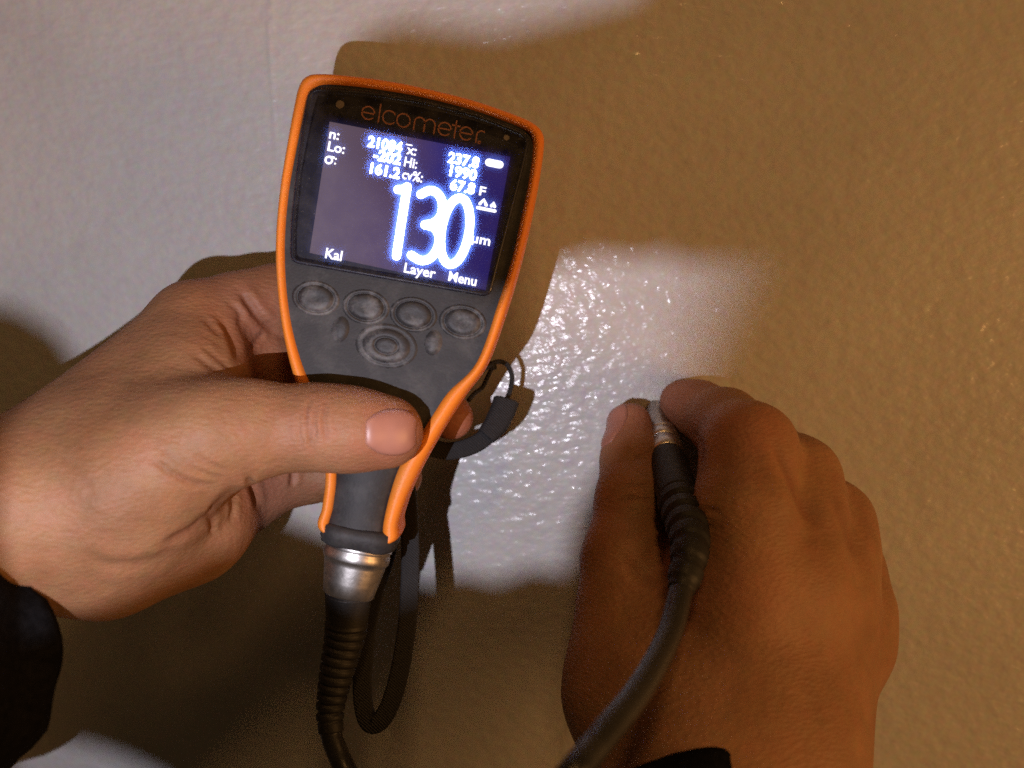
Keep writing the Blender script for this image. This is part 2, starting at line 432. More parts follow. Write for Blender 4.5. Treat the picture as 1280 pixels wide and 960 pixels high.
def stroke_mesh(name, strokes, wpx, mat, parent, z, closed_flags=None):
    """ribbons with round ends, strokes in photo pixels on the gauge's face"""
    V, Fc = [], []
    for si_, st in enumerate(strokes):
        st = np.asarray(st, float); cl = bool(closed_flags and closed_flags[si_])
        if cl: T = np.roll(st, -1, 0)-np.roll(st, 1, 0)
        else: T = np.gradient(st, axis=0)
        T /= np.linalg.norm(T, axis=1)[:, None]; Nn = np.stack([-T[:, 1], T[:, 0]], 1); b0 = len(V); m = len(st)
        for p, nn in zip(st, Nn):
            V.append(gl(*(p+nn*wpx/2), z)); V.append(gl(*(p-nn*wpx/2), z))
        for i in range(m if cl else m-1):
            a = b0+2*i; b = b0+2*((i+1) % m); Fc.append((a, a+1, b+1, b))
        if not cl:
            for end, sgn in ((0, -1), (m-1, 1)):
                c = len(V); base = st[end]
                for k in range(7):
                    ang = -math.pi/2+math.pi*k/6
                    V.append(gl(*(base+sgn*T[end]*math.cos(ang)*wpx/2+Nn[end]*math.sin(ang)*wpx/2), z))
                Fc.append(tuple(range(c, c+7)))
    return gobj(name, V, Fc, mat, parent, False)
H = 12.0
for s, x, y, wd, h, m_ in [('n:', 411, 172.5, 12.5, H, 0), ('Lo:', 409, 188, 21.5, H, 0),
        ('21084', 459, 182.5, 43.5, 13, 1), ('-202', 466, 199, 35, 13, 1), ('161.2', 462, 216, 37.5, 13, 1),
        ('x:', 507.5, 192, 12.5, H, 0), ('Hi:', 504.5, 207.5, 16.5, H, 0), ('cv%:', 502, 223, 26, H, 0),
        ('237.8', 559.5, 202.5, 39, 13, 1), ('1990', 561.5, 219, 34, 13, 1), ('67.8', 562, 236.5, 31, 13, 1),
        ('F', 598.5, 243.5, 8, 11, 0), ('\u00b5m', 589, 302.5, 23.5, H, 0), ('Kal', 406, 322, 21, 12.5, 0),
        ('Layer', 504.5, 340, 40, H, 0), ('Menu', 560, 350.5, 35.5, H, 0)]:
    text_mesh('screen_text', s, x, y, wd, h, M['white'] if m_ else M['whitewarm'], 0.026 if m_ else 0.02)
def onscr(o, pts): o = np.array(o, float); return [o+EX*a+EY*b for a, b in pts]
circ = [(4.2*math.cos(t), 4.2*math.sin(t)) for t in np.linspace(0, 2*math.pi, 20, endpoint=False)]
stroke_mesh('screen_text', [onscr((411, 200), circ), onscr((411, 200), [(0, -4.2), (3, -4.4), (6, -4.2)]), onscr((419.5, 200.5), [(0, -2), (0, -1.9)]), onscr((419.5, 200.5), [(0, 4), (0, 4.1)])],
            2.4, M['whitewarm'], display, ZT, [True, False, False, False])
stroke_mesh('screen_text', [onscr((511, 181), [(-3, 0), (0, 0), (4, 0)])], 1.6, M['whitewarm'], display, ZT)
stroke_mesh('battery_icon', [onscr((611, 203), [(0, 0), (7, .1), (14, 0)])], 9.5, M['whitewarm'], display, ZT)
stroke_mesh('mode_icon', [onscr((597, 259.5), [(0, 0), (10, 0), (22, 0)]), onscr((604, 254.5), [(-4, 1), (0, -5), (4, 1)]), onscr((615.5, 256.5), [(-1, 1), (1, -3), (3, 1)])], 4.0, M['whitewarm'], display, ZT)
ell = lambda c, a, b, ang, t0, t1, k: [np.array(c)+a*math.cos(t)*np.array([math.cos(ang), math.sin(ang)])+b*math.sin(t)*np.array([-math.sin(ang), math.cos(ang)]) for t in np.linspace(t0, t1, k)]
stroke_mesh('digit', [catmull([(497.5, 237), (504, 236.5), (509, 233.5)], 5), catmull([(509, 233.5), (502, 277), (495.5, 320)], 5)], 10.5, M['white'], display, ZT)
stroke_mesh('digit', [catmull([(526, 243), (538, 238), (548, 243), (553, 255), (551, 269), (543, 278), (531, 281)], 7), catmull([(531, 281), (543, 285), (549, 297), (546, 312), (537, 323), (526, 325.5), (514, 319)], 7)], 10.5, M['white'], display, ZT)
stroke_mesh('digit', [ell((569, 289), 17.2, 42, math.radians(9.5), 0, 2*math.pi, 49)[:-1]], 10.5, M['white'], display, ZT, [True])

# brand name above the window, thin round letters
def lg(a, b): return np.array([460.3, 141.3])+np.array([math.cos(.206), math.sin(.206)])*a+np.array([-math.sin(.15), math.cos(.15)])*b
def arc(cx, cy, r, a0, a1, k=20, ry=None): return [lg(cx+r*math.cos(math.radians(t)), cy+(ry or r)*math.sin(math.radians(t))) for t in np.linspace(a0, a1, k)]
def letter_e(cx): return [arc(cx, 0, 8, 0, -330, 26)[0:26], [lg(cx-8, 0), lg(cx, 0), lg(cx+8, 0)]]
st = []
st += [arc(0, 0, 8, 0, -320, 26), [lg(-8, 0), lg(0, 0), lg(8, 0)]]
st += [[lg(14, -14), lg(14, -2), lg(14, 8.5)]]
st += [arc(27, 0, 8.3, -38, -322, 24)]
st += [arc(45, 0, 8.3, 0, 360, 30)]
st += [[lg(59, 8.5), lg(59, 2), lg(59, -1)]+arc(65.5, -1.5, 6.5, 180, 360, 14)+[lg(72, 3), lg(72, 8.5)], arc(78.5, -1.5, 6.5, 180, 360, 14)+[lg(85, 3), lg(85, 8.5)]]
st += [arc(97.5, 0, 8, 0, -320, 26), [lg(89.5, 0), lg(97.5, 0), lg(105.5, 0)]]
st += [[lg(111, -13), lg(111, -2), lg(111, 8.5)], [lg(106.5, -7), lg(111, -7), lg(116, -7)]]
st += [arc(125, 0, 8, 0, -320, 26), [lg(117, 0), lg(125, 0), lg(133, 0)]]
st += [[lg(138.5, 8.5), lg(138.5, 2), lg(138.5, 0)]+arc(144.5, -1, 6, 180, 300, 12)]
st += [arc(143, 7.5, 1.5, 0, 360, 10)]
stroke_mesh('brand_lettering', st, 1.7, M['logo'], gauge, -.70)
for nm, x, y, r in (('sensor_dot', 425, 130.5, 5.2), ('sensor_dot', 633, 172, 3.6)):
    stroke_mesh(nm, [[(x-.1, y), (x, y), (x+.1, y)]], r*2, M['dot'], gauge, -.70)

# rubber keys
def key(px, py, ax, ay, parts):
    c = gl(px, py, 0); k = (D-GH)/F; a = np.linspace(0, 2*math.pi, 40, endpoint=False); rings = []
    for f, wz in parts: rings.append(np.stack([c[0]+np.cos(a)*ax*k*f, c[1]+np.sin(a)*ay*k*f, np.full(40, wz)], 1))
    V, Fc = loft(rings, True, False, True)
    return gobj('key', V, Fc, M['key'])
DOME = [(1.28, -2.1), (1.22, -1.7), (1.12, -1.55), (1.02, -1.75), (.97, -2.0), (.93, -1.7), (.85, -1.2), (.7, -.95), (.45, -.95), (.2, -1.05), (.02, -1.08)]
for x, y in ((393, 372), (456, 383), (516, 392.5), (578, 402)): key(x, y, 24, 17.5, DOME)
key(482, 432, 31, 22, [(1.3, -2.1), (1.22, -1.75), (1.1, -1.6), (1.0, -1.9), (.94, -1.55), (.8, -1.05), (.6, -1.0), (.52, -1.15), (.48, -1.6), (.44, -1.2), (.36, -.95), (.2, -.95), (.02, -1.0)])
key(424, 411, 9, 13, [(1.3, -2.1), (1.0, -1.5), (.6, -1.25), (.02, -1.2)])
key(541, 428, 9, 13, [(1.3, -2.1), (1.0, -1.5), (.6, -1.25), (.02, -1.2)])

# ---------------------------------------------------------------- probe on a cable
probe = empty('measuring_probe', P(815, 500, 0)); tag(probe, 'black cabled probe with a metal tip pressed to the wall by two fingers', 'probe')
pw = probe.location.copy()
def pobj(name, V, Fc, mat, parent=None):
    return recalc(mesh_obj(name, toW(V)-np.array(pw), Fc, mat, parent or probe))
gz = lambda w_: w_      # gauge-local -> mm world
def g2w(p): p = np.asarray(p, float); return np.array([G0[0]+p[0]*U2[0]+p[1]*V2[0], GH+p[2], G0[2]+p[0]*U2[1]+p[1]*V2[1]])
def sweep_profile(path, prof, seg=32):
    """prof: list of (t in 0..1 along path, radius)"""
    path = np.asarray(path, float); L = np.concatenate([[0], np.cumsum(np.linalg.norm(np.diff(path, axis=0), axis=1))]); L /= L[-1]
    pts = np.array([[np.interp(t, L, path[:, c]) for c in range(3)] for t, r in prof])
    dirs = []
    for t, r in prof:
        a = np.array([np.interp(max(0, t-.03), L, path[:, c]) for c in range(3)]); b = np.array([np.interp(min(1, t+.03), L, path[:, c]) for c in range(3)])
        dirs.append((b-a)/np.linalg.norm(b-a))
    rings = []; an = np.linspace(0, 2*math.pi, seg, endpoint=False)
    for p, d, (t, r) in zip(pts, dirs, prof):
        s = np.cross(d, (0.3, 0.2, 1.0) if abs(d[1]) > .5 else (0, 1, 0)); s /= np.linalg.norm(s); u = np.cross(s, d)
        rings.append(p+r*(np.cos(an)[:, None]*s+np.sin(an)[:, None]*u))
    return loft(rings, True, True, True)
# plug in the grip's end
pa = g2w((cxg, yb-4.0, ZG)); pb = g2w((cxg-.4, yb-19, ZG+.5))
V, Fc = sweep_profile([pa, (pa+pb)/2, pb], [(0, 8.0), (.01, 9.2), (.06, 9.6), (.10, 9.2), (.13, 9.2), (.17, 9.4), (.27, 9.4), (.31, 9.1), (.33, 8.7), (.40, 8.6), (.7, 7.8), (.96, 7.1), (1.0, 6.4)], 40)
pobj('plug', V, Fc, M['metal'])
bo = catmull([pb+(pa-pb)*.06, P(432, 790, 50), P(421, 840, 50), P(413, 885, 50), P(414, 915, 51)], 12)
prof = []
for i in range(90):
    t = i/89; r = 6.9*(1-t)+3.5*t; r = 6.6+(3.6-6.6)*min(1, t*1.15)
    if .22 < t < .93: r += 0.32*(1 if (i % 6) < 4 else -1)
    prof.append((t, r))
V, Fc = sweep_profile(bo, prof); pobj('strain_relief', V, Fc, M['boot'])
# probe body: metal barrel, rings, ribbed boot
ax = catmull([P(819, 510, .3), P(827, 545, 15), P(836, 580, 30), P(850, 628, 50), P(862, 672, 68), P(860, 705, 76), P(851, 738, 81)], 12)
LA = np.concatenate([[0], np.cumsum(np.linalg.norm(np.diff(ax, axis=0), axis=1))]); LA /= LA[-1]
def sub(t0, t1, k=24): return np.array([[np.interp(t, LA, ax[:, c]) for c in range(3)] for t in np.linspace(t0, t1, k)])
kn = [(0, 2.0), (.02, 3.8), (.08, 4.3)]
for i in range(14): kn += [(.1+i*.05, 4.35), (.125+i*.05, 4.1)]
kn += [(.82, 4.2), (.85, 5.1), (.93, 5.2), (1, 4.8)]
V, Fc = sweep_profile(sub(0, .20), kn); barrel = pobj('probe_barrel', V, Fc, M['metal'])
V, Fc = sweep_profile(sub(.195, .245), [(0, 4.9), (.12, 5.4), (.85, 5.4), (1, 4.9)]); pobj('probe_ring', V, Fc, M['metal'])
V, Fc = sweep_profile(sub(.25, .325), [(0, 4.9), (.08, 5.5), (.9, 5.6), (1, 5.0)]); pobj('probe_ring', V, Fc, M['metal'])
prof = []
for i in range(120):
    t = i/119; r = np.interp(t, [0, .05, .35, .55, .8, 1], [5.2, 5.8, 6.0, 5.6, 4.8, 3.7])
    if t > .38: r += 0.55*(1 if (i % 12) < 7 else -1)*(1-.5*t)
    prof.append((t, r))
V, Fc = sweep_profile(sub(.318, 1, 50), prof); pobj('probe_boot', V, Fc, M['boot'])
# the cable, one piece, looping below the picture
cp = catmull([P(413, 905, 51), P(416, 925, 52), P(432, 962, 54), P(470, 1030, 62), P(560, 1110, 85), P(650, 1090, 115), P(700, 990, 140), P(748, 928, 132), P(800, 862, 115), P(836, 795, 95), P(850, 745, 83), P(855, 725, 79)], 14)
V, Fc = tube(cp, 3.05, 20, (0.1, 1, 0.05)); pobj('cable', V, Fc, M['cable'])

# ---------------------------------------------------------------- wrist strap
strap = empty('wrist_strap', P(608, 460, 25)); tag(strap, 'black woven wrist strap with thin cord loop hanging from the gauge', 'strap')
sw = np.array(strap.location)
def sobj(name, V, Fc, mat): return recalc(mesh_obj(name, toW(V)-sw, Fc, mat, strap))
cl = catmull([P(598, 468, 33), P(609, 459, 24), P(622, 452, 19), P(634, 456, 17), P(640, 471, 16), P(637, 490, 17), P(629, 507, 19)], 8)
V, Fc = tube(cl, .75, 10); sobj('cord', V, Fc, M['web'])
cl = catmull([P(617, 455, 21), P(610, 470, 20), P(603, 484, 19), P(594, 491, 22), P(586, 500, 28)], 8)
V, Fc = tube(cl, .7, 10); sobj('cord', V, Fc, M['web'])
cl = catmull([P(611, 455, 22), P(615, 458, 20.5), P(619, 457, 20)], 5)
V, Fc = tube(cl, 1.2, 10); sobj('cord_knot', V, Fc, M['web'])
cl = catmull([P(633, 500, 20), P(629, 512, 21), P(620, 530, 22), P(608, 545, 23)], 10)
V, Fc = tube(cl, np.interp(np.linspace(0, 1, len(cl)), [0, .1, .6, 1], [.75, 1.1, 1.05, .85]), 20, (0, 1, 0), (3.7, 3.2)); sobj('stitched_end', V, Fc, M['web'])
cl = catmull([P(618, 532, 22), P(605, 548, 22), P(585, 559, 22), P(560, 564, 22), P(535, 560, 23), P(515, 570, 24), P(508, 592, 25), P(511, 640, 28), P(513, 700, 32), P(509, 780, 38), P(497, 850, 43), P(482, 892, 45), P(466, 905, 45), P(456, 890, 44), P(453, 850, 42), P(459, 790, 38), P(470, 735, 32), P(484, 690, 27), P(492, 640, 24)], 10)
V, Fc = tube(cl, 1.0, 20, (0, 1, 0), (2.75, 1.2)); sobj('webbing', V, Fc, M['web'])

# ---------------------------------------------------------------- hands: implicit surface -> mesh
class Field:
    def __init__(s, lo, hi, vox):
        s.lo = np.array(lo, float); s.vox = vox
        s.n = np.ceil((np.array(hi)-s.lo)/vox).astype(int)+1
        s.ax = [s.lo[i]+vox*np.arange(s.n[i]) for i in range(3)]
        s.f = np.full(s.n, 30.0, np.float32)
    def box(s, lo, hi):
        a = np.clip(np.floor((np.array(lo)-s.lo)/s.vox).astype(int), 0, s.n); b = np.clip(np.ceil((np.array(hi)-s.lo)/s.vox).astype(int)+1, 0, s.n)
        return tuple(slice(int(i), int(j)) for i, j in zip(a, b))
    def grid(s, sl):
        return np.meshgrid(*[s.ax[i][sl[i]].astype(np.float32) for i in range(3)], indexing='ij', sparse=True)
    def cone(s, a, b, ra, rb, k, squash=None, target=None):
        """round cone; squash=(dir, factor) flattens it along dir"""
        f = s.f if target is None else target
        m = max(ra, rb)*1.3+k+8; sl = s.box(np.minimum(a, b)-m, np.maximum(a, b)+m)
        X, Y, Z = s.grid(sl); a = np.asarray(a, float); b = np.asarray(b, float); ab = b-a; L2 = max(ab@ab, 1e-6)
        dx, dy, dz = X-a[0], Y-a[1], Z-a[2]
        t = np.clip((dx*ab[0]+dy*ab[1]+dz*ab[2])/L2, 0, 1)
        qx, qy, qz = dx-t*ab[0], dy-t*ab[1], dz-t*ab[2]
        d2 = qx*qx+qy*qy+qz*qz; r = ra+(rb-ra)*t
        if squash is not None:
            n_, fac = np.asarray(squash[0], float), squash[1]; n_ = n_/np.linalg.norm(n_)
            pn = qx*n_[0]+qy*n_[1]+qz*n_[2]; d2 = d2+pn*pn*(fac*fac-1)
        s.blend(f, sl, (np.sqrt(d2)-r).astype(np.float32), k)
    def blend(s, f, sl, d, k):
        c = f[sl]
        if k <= 0: f[sl] = np.minimum(c, d); return
        h = np.clip(.5+.5*(c-d)/k, 0, 1); f[sl] = c*(1-h)+d*h-k*h*(1-h)
    def fresh(s): return np.full(s.n, 30.0, np.float32)
    def sample(s, p):
        q = (np.asarray(p)-s.lo)/s.vox; i = np.clip(np.floor(q).astype(int), 0, s.n-2); t = q-i; r = 0
        for dx in (0, 1):
            for dy in (0, 1):
                for dz in (0, 1):
                    w_ = (t[..., 0] if dx else 1-t[..., 0])*(t[..., 1] if dy else 1-t[..., 1])*(t[..., 2] if dz else 1-t[..., 2])
                    r = r+w_*s.f[i[..., 0]+dx, i[..., 1]+dy, i[..., 2]+dz]
        return r
    def grad(s, p, e=.8):
        g = np.stack([s.sample(p+np.eye(3)[i]*e)-s.sample(p-np.eye(3)[i]*e) for i in range(3)], -1)
        return g/np.maximum(np.linalg.norm(g, axis=-1, keepdims=True), 1e-9)
    def mesh(s):
        f = s.f; ins = f < 0; n = s.n
        c = [ins[dx:n[0]-1+dx, dy:n[1]-1+dy, dz:n[2]-1+dz] for dx in (0, 1) for dy in (0, 1) for dz in (0, 1)]
        sm = sum(x.astype(np.int8) for x in c); act = (sm > 0) & (sm < 8)
        idx = -np.ones(act.shape, np.int64); cells = np.argwhere(act); idx[act] = np.arange(len(cells))
        acc = np.zeros((len(cells), 3)); cnt = np.zeros(len(cells))
        cor = [(dx, dy, dz) for dx in (0, 1) for dy in (0, 1) for dz in (0, 1)]
        vals = np.stack([f[cells[:, 0]+a, cells[:, 1]+b, cells[:, 2]+d] for a, b, d in cor], 1)
        for i in range(8):
            for j in range(i+1, 8):
                if sum(abs(cor[i][q]-cor[j][q]) for q in range(3)) != 1: continue
                m = (vals[:, i] < 0) != (vals[:, j] < 0); t = vals[m, i]/(vals[m, i]-vals[m, j])
                acc[m] += np.array(cor[i])*(1-t)[:, None]+np.array(cor[j])*t[:, None]; cnt[m] += 1
        V = s.lo+s.vox*(cells+acc/cnt[:, None]); Q = []
        for ax_ in range(3):
            a1, a2 = [(1, 2), (2, 0), (0, 1)][ax_]
            sl0 = [slice(None)]*3; sl1 = [slice(None)]*3; sl0[ax_] = slice(0, n[ax_]-1); sl1[ax_] = slice(1, n[ax_])
            A = ins[tuple(sl0)]; B = ins[tuple(sl1)]; e = np.argwhere(A != B)
            e = e[(e[:, a1] > 0) & (e[:, a2] > 0) & (e[:, a1] < n[a1]-1) & (e[:, a2] < n[a2]-1)]
            flip = A[e[:, 0], e[:, 1], e[:, 2]]; o1 = np.zeros(3, int); o1[a1] = 1; o2 = np.zeros(3, int); o2[a2] = 1
            g = lambda o_: idx[tuple((e-o_).T)]
            q = np.stack([g(0*o1), g(o1), g(o1+o2), g(o2)], 1); q[~flip] = q[~flip][:, ::-1]; Q.append(q)
        Q = np.concatenate(Q); Q = Q[(Q >= 0).all(1)]
        for _ in range(2): V = V-s.grad(V)*s.sample(V)[:, None]*.9
        return V, Q

def proj(V):
    k = F/(D-V[:, 1]); return np.stack([640+V[:, 0]*k, 480-V[:, 2]*k], 1)
def seg_dist(p, poly):
    best = np.full(len(p), 1e9)
    for a, b in zip(poly[:-1], poly[1:]):
        ab = b-a; t = np.clip(((p-a)@ab)/max(ab@ab, 1e-9), 0, 1); best = np.minimum(best, np.linalg.norm(p-(a+t[:, None]*ab), axis=1))
    return best
def taper_weight(p, poly):
    a, b = poly[0], poly[-1]; ab = b-a; t = np.clip(((p-a)@ab)/(ab@ab), 0, 1); return np.clip(np.minimum(t, 1-t)*5, .15, 1)

def hand_object(name, field, creases, reds, label, mounds=()):
    V, Q = field.mesh(); nrm = field.grad(V); pp = proj(V)
    view = np.array([0, D, 0.])-V; view /= np.linalg.norm(view, axis=1)[:, None]; face = np.clip((nrm*view).sum(1)*3, 0, 1)
    disp = np.zeros(len(V)); fold = np.zeros(len(V)); red = np.zeros(len(V))
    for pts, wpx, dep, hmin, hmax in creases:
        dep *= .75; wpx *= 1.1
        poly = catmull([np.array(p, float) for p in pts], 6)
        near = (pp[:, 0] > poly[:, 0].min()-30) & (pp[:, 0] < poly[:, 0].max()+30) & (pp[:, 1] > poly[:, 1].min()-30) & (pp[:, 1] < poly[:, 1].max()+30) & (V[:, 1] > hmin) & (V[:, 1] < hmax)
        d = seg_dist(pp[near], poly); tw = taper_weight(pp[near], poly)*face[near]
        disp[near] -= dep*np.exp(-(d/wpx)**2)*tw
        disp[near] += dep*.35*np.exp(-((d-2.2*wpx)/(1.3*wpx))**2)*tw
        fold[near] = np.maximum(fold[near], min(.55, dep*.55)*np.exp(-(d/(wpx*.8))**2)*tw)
    for c, r, amt in mounds:
        d = np.linalg.norm(V-np.array(c), axis=1); disp += amt*np.exp(-(d/r)**2)
    for c, r, amt in reds:
        d = np.linalg.norm(V-np.array(c), axis=1); red = np.maximum(red, amt*np.exp(-(d/r)**2))
    V = V+nrm*disp[:, None]
    root_mm = V.mean(0); root = Vector(toW(root_mm))
    me = bpy.data.meshes.new(name); W = toW(V)-np.array(root)
    me.from_pydata(W.tolist(), [], Q.tolist()); me.update()
    me.polygons.foreach_set('use_smooth', [True]*len(me.polygons)); me.materials.append(M['skin'])
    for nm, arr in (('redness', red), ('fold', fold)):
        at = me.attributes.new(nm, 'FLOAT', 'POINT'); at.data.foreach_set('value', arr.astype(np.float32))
    o = bpy.data.objects.new(name, me); COL.objects.link(o); o.location = root
    tag(o, label, 'hand'); return o

def nail(hand, field, centre, along, across, ray, L, Wd, mat):
    """nail plate: rounded outline laid on the finger, projected along ray"""
    along = np.array(along, float); along /= np.linalg.norm(along); ray = np.array(ray, float); ray /= np.linalg.norm(ray)
    across = np.cross(ray, along); across /= np.linalg.norm(across); along = np.cross(across, ray)
    nu, nv = 22, 18; top = []; 
    for i in range(nu):
        for j in range(nv):
            u = -1+2*i/(nu-1); v = -1+2*j/(nv-1)
            half = (1-abs(u)**(3.5 if u > 0 else 2.6)*.55)*(1-.10*(u < 0)*abs(u))
            top.append(np.array(centre)+along*u*L/2+across*v*half*Wd/2-ray*30)
    p = np.array(top)
    for _ in range(60): p = p+ray*np.clip(field.sample(p), -2, 3)[:, None]*.8
    nrm = field.grad(p, 1.5); U_ = np.repeat(np.linspace(-1, 1, nu), nv); V_ = np.tile(np.linspace(-1, 1, nv), nu)
    edge = np.maximum(np.abs(U_)**8, np.abs(V_)**8)
    lift = .38*(1-edge)-.45*edge+.08*np.maximum(U_, 0)**2*(1-edge)
    p = p+nrm*lift[:, None]
    Fc = [(i*nv+j, i*nv+j+1, (i+1)*nv+j+1, (i+1)*nv+j) for i in range(nu-1) for j in range(nv-1)]
    o = mesh_obj('fingernail', toW(p)-np.array(hand.location), Fc, mat, hand)
    md = o.modifiers.new('thickness', 'SOLIDIFY'); md.thickness = 0.0004; md.offset = -1
    return o

VOX = 0.8
def chain(fd, tgt, pts, k):
    for (a, ra), (b, rb) in zip(pts[:-1], pts[1:]): fd.cone(a, b, ra, rb, k, target=tgt)

# ---- left hand round the gauge
fd = Field((-215, -2, -95), (0, 128, 50), VOX)
# palm and wrist
B = [((-190, 800, 102), 20, (-20, 634, 82), 15.5, 12), ((-20, 634, 82), 15.5, (60, 612, 72), 17.5, 12),
     ((66, 580, 62), 14.5, (240, 410, 36), 12.3, 14), ((66, 608, 60), 16.5, (250, 470, 34), 14, 14),
     ((70, 640, 58), 20, (255, 560, 32), 15, 14), ((60, 655, 68), 19, (135, 678, 61), 17.5, 14),
     ((135, 678, 61), 17.5, (235, 652, 47), 15.5, 12), ((235, 652, 47), 15.5, (292, 622, 28), 12.5, 10),
     ((90, 635, 72), 18, (165, 600, 72), 17, 14), ((165, 600, 72), 17, (255, 545, 74), 13.2, 12),
     ((150, 560, 60), 17, (238, 482, 52), 14, 14), ((238, 482, 50), 14, (250, 440, 40), 12, 10)]
for a, ra, b, rb, k in B: fd.cone(P(*a), P(*b), ra, rb, k)
# thumb
th = fd.fresh()
chain(fd, th, [(P(235, 556, 71), 13.4), (P(320, 537, 70), 11.8), (P(395, 534, 68.8), 10.6), (P(440, 537, 67.8), 10.3), (P(483, 540, 66.2), 9.7)], 5)
fd.blend(fd.f, (slice(None),)*3, th, 9)
# fingers behind the gauge
fing = fd.fresh()
for pts in ([(P(245, 405, 36), 12.5), (P(300, 392, 29), 12), (P(345, 378, 24), 11), (P(440, 400, 19), 10), (P(520, 470, 20), 9), (P(564, 522, 23), 6.8)],
            [(P(255, 470, 34), 13), (P(320, 450, 26), 11.5), (P(390, 480, 18), 10.5), (P(460, 545, 18), 9), (P(500, 572, 20), 7.5)],
            [(P(270, 560, 30), 13), (P(325, 598, 25), 11.8), (P(380, 588, 19), 9.8), (P(450, 588, 19), 9), (P(500, 596, 23), 6.8)],
            [(P(285, 620, 28), 12), (P(330, 608, 20), 9.5), (P(400, 560, 14), 8)]):
    t_ = fd.fresh(); chain(fd, t_, pts, 4); fd.blend(fing, (slice(None),)*3, t_, 1.2)
fd.blend(fd.f, (slice(None),)*3, fing, 5)
cre = [([(388, 498), (384, 520), (388, 548), (394, 568)], 2.6, 1.0, 55, 120), ([(397, 503), (393, 528), (397, 556)], 2.2, .9, 55, 120), ([(407, 500), (405, 525), (408, 552)], 2.4, .8, 55, 120), ([(377, 510), (374, 535), (379, 560)], 2.2, .6, 55, 120),
       ([(188, 572), (215, 592), (243, 605), (266, 606)], 3.2, 1.1, 30, 120), ([(240, 565), (262, 580), (283, 588)], 2.8, .7, 30, 120), ([(232, 580), (258, 592), (280, 596)], 2.4, .6, 30, 120), ([(200, 560), (225, 578)], 2.2, .4, 30, 120),
       ([(298, 362), (312, 380), (327, 400), (348, 418)], 4.5, 1.9, 10, 90), ([(254, 396), (266, 410), (278, 422)], 3, .7, 10, 90), ([(274, 398), (284, 412), (293, 432), (298, 450)], 4.2, 1.5, 10, 90), ([(286, 378), (300, 392), (298, 408)], 3, .7, 10, 90), ([(312, 440), (322, 425), (330, 412)], 3, .6, 10, 90),
       ([(240, 440), (262, 456), (282, 470)], 3.5, .7, 10, 100), ([(252, 432), (276, 452), (294, 468)], 3, .55, 10, 100),
       ([(200, 680), (235, 665), (265, 640), (290, 612)], 4.5, 1.5, 15, 110), ([(266, 632), (264, 650), (264, 668)], 3.2, 1.1, 10, 90), ([(290, 612), (291, 635), (288, 652)], 3.2, .9, 10, 90),
       ([(308, 594), (316, 612), (322, 636)], 3.6, 1.5, 5, 80), ([(365, 586), (366, 596), (364, 608)], 3.0, 1.2, 5, 60),
       ([(100, 690), (140, 705), (190, 700), (230, 680)], 6, .8, 20, 110), ([(60, 560), (95, 585), (120, 620)], 5, .35, 40, 120)]
for i in range(16):      # fine skin lines over the thumb's base
    x = 215+random.random()*130; y = 505+random.random()*55; cre.append(([(x, y), (x+6, y+7), (x+10+random.random()*6, y+14)], 1.6, .13, 60, 120))
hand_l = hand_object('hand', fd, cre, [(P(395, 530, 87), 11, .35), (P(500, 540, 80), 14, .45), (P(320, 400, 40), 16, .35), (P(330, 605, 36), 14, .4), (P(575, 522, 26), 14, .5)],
                     'hand gripping the orange gauge with its thumb across the front', [(P(448, 538, 84), 6, .35)])
nail(hand_l, fd, P(486, 541, 78), P(530, 541, 68)-P(450, 540, 70), None, (0.05, -1, 0), 12.0, 12.2, M['nail'])

# ---- right hand pressing the probe
fr = Field((4, -2, -140), (125, 118, 10), VOX)
B = [((905, 1100, 80), 24, (900, 980, 66), 22, 14), ((950, 1100, 80), 24, (965, 960, 62), 22, 14), ((850, 1080, 80), 22, (845, 950, 64), 21, 14),
     ((880, 930, 62), 20, (925, 735, 57), 13.8, 14), ((930, 920, 60), 19, (985, 725, 53), 13.2, 14), ((970, 920, 57), 18, (1030, 755, 45), 12.8, 14), ((985, 930, 54), 18, (1058, 805, 34), 12, 14),
     ((845, 930, 60), 19, (795, 860, 52), 18, 14), ((795, 860, 52), 18, (782, 760, 44), 14, 12), ((860, 860, 52), 17, (870, 770, 44), 14, 14), ((830, 800, 44), 15, (890, 730, 42), 13, 14)]
for a, ra, b, rb, k in B: fr.cone(P(*a), P(*b), ra, rb, k)
fg = fr.fresh()
for pts in ([(P(925, 735, 57), 13.8), (P(932, 640, 55), 13.4), (P(936, 562, 47), 12.4), (P(907, 530, 30), 9.5), (P(874, 512, 15), 7.8), (P(851, 502, 8), 6.8)],
            [(P(985, 728, 53), 13.4), (P(996, 650, 45), 13), (P(994, 600, 37), 12), (P(955, 560, 20), 9), (P(905, 540, 10), 8)],
            [(P(1030, 755, 45), 12.8), (P(1040, 690, 38), 12.2), (P(1040, 652, 30), 11), (P(1005, 610, 15), 9), (P(960, 590, 9), 7.5)],
            [(P(1058, 805, 34), 12), (P(1066, 760, 28), 11), (P(1060, 710, 20), 9.6), (P(1030, 670, 10), 8)]):
    t_ = fr.fresh(); chain(fr, t_, pts, 7); fr.blend(fg, (slice(None),)*3, t_, 4.0)
fr.blend(fr.f, (slice(None),)*3, fg, 9)
th = fr.fresh()
chain(fr, th, [(P(785, 770, 45), 14), (P(783, 700, 39), 12.4), (P(790, 625, 31), 10.2), (P(788, 575, 22), 8.4), (P(788, 531, 14), 6.9)], 5)
fr.blend(fr.f, (slice(None),)*3, th, 3)
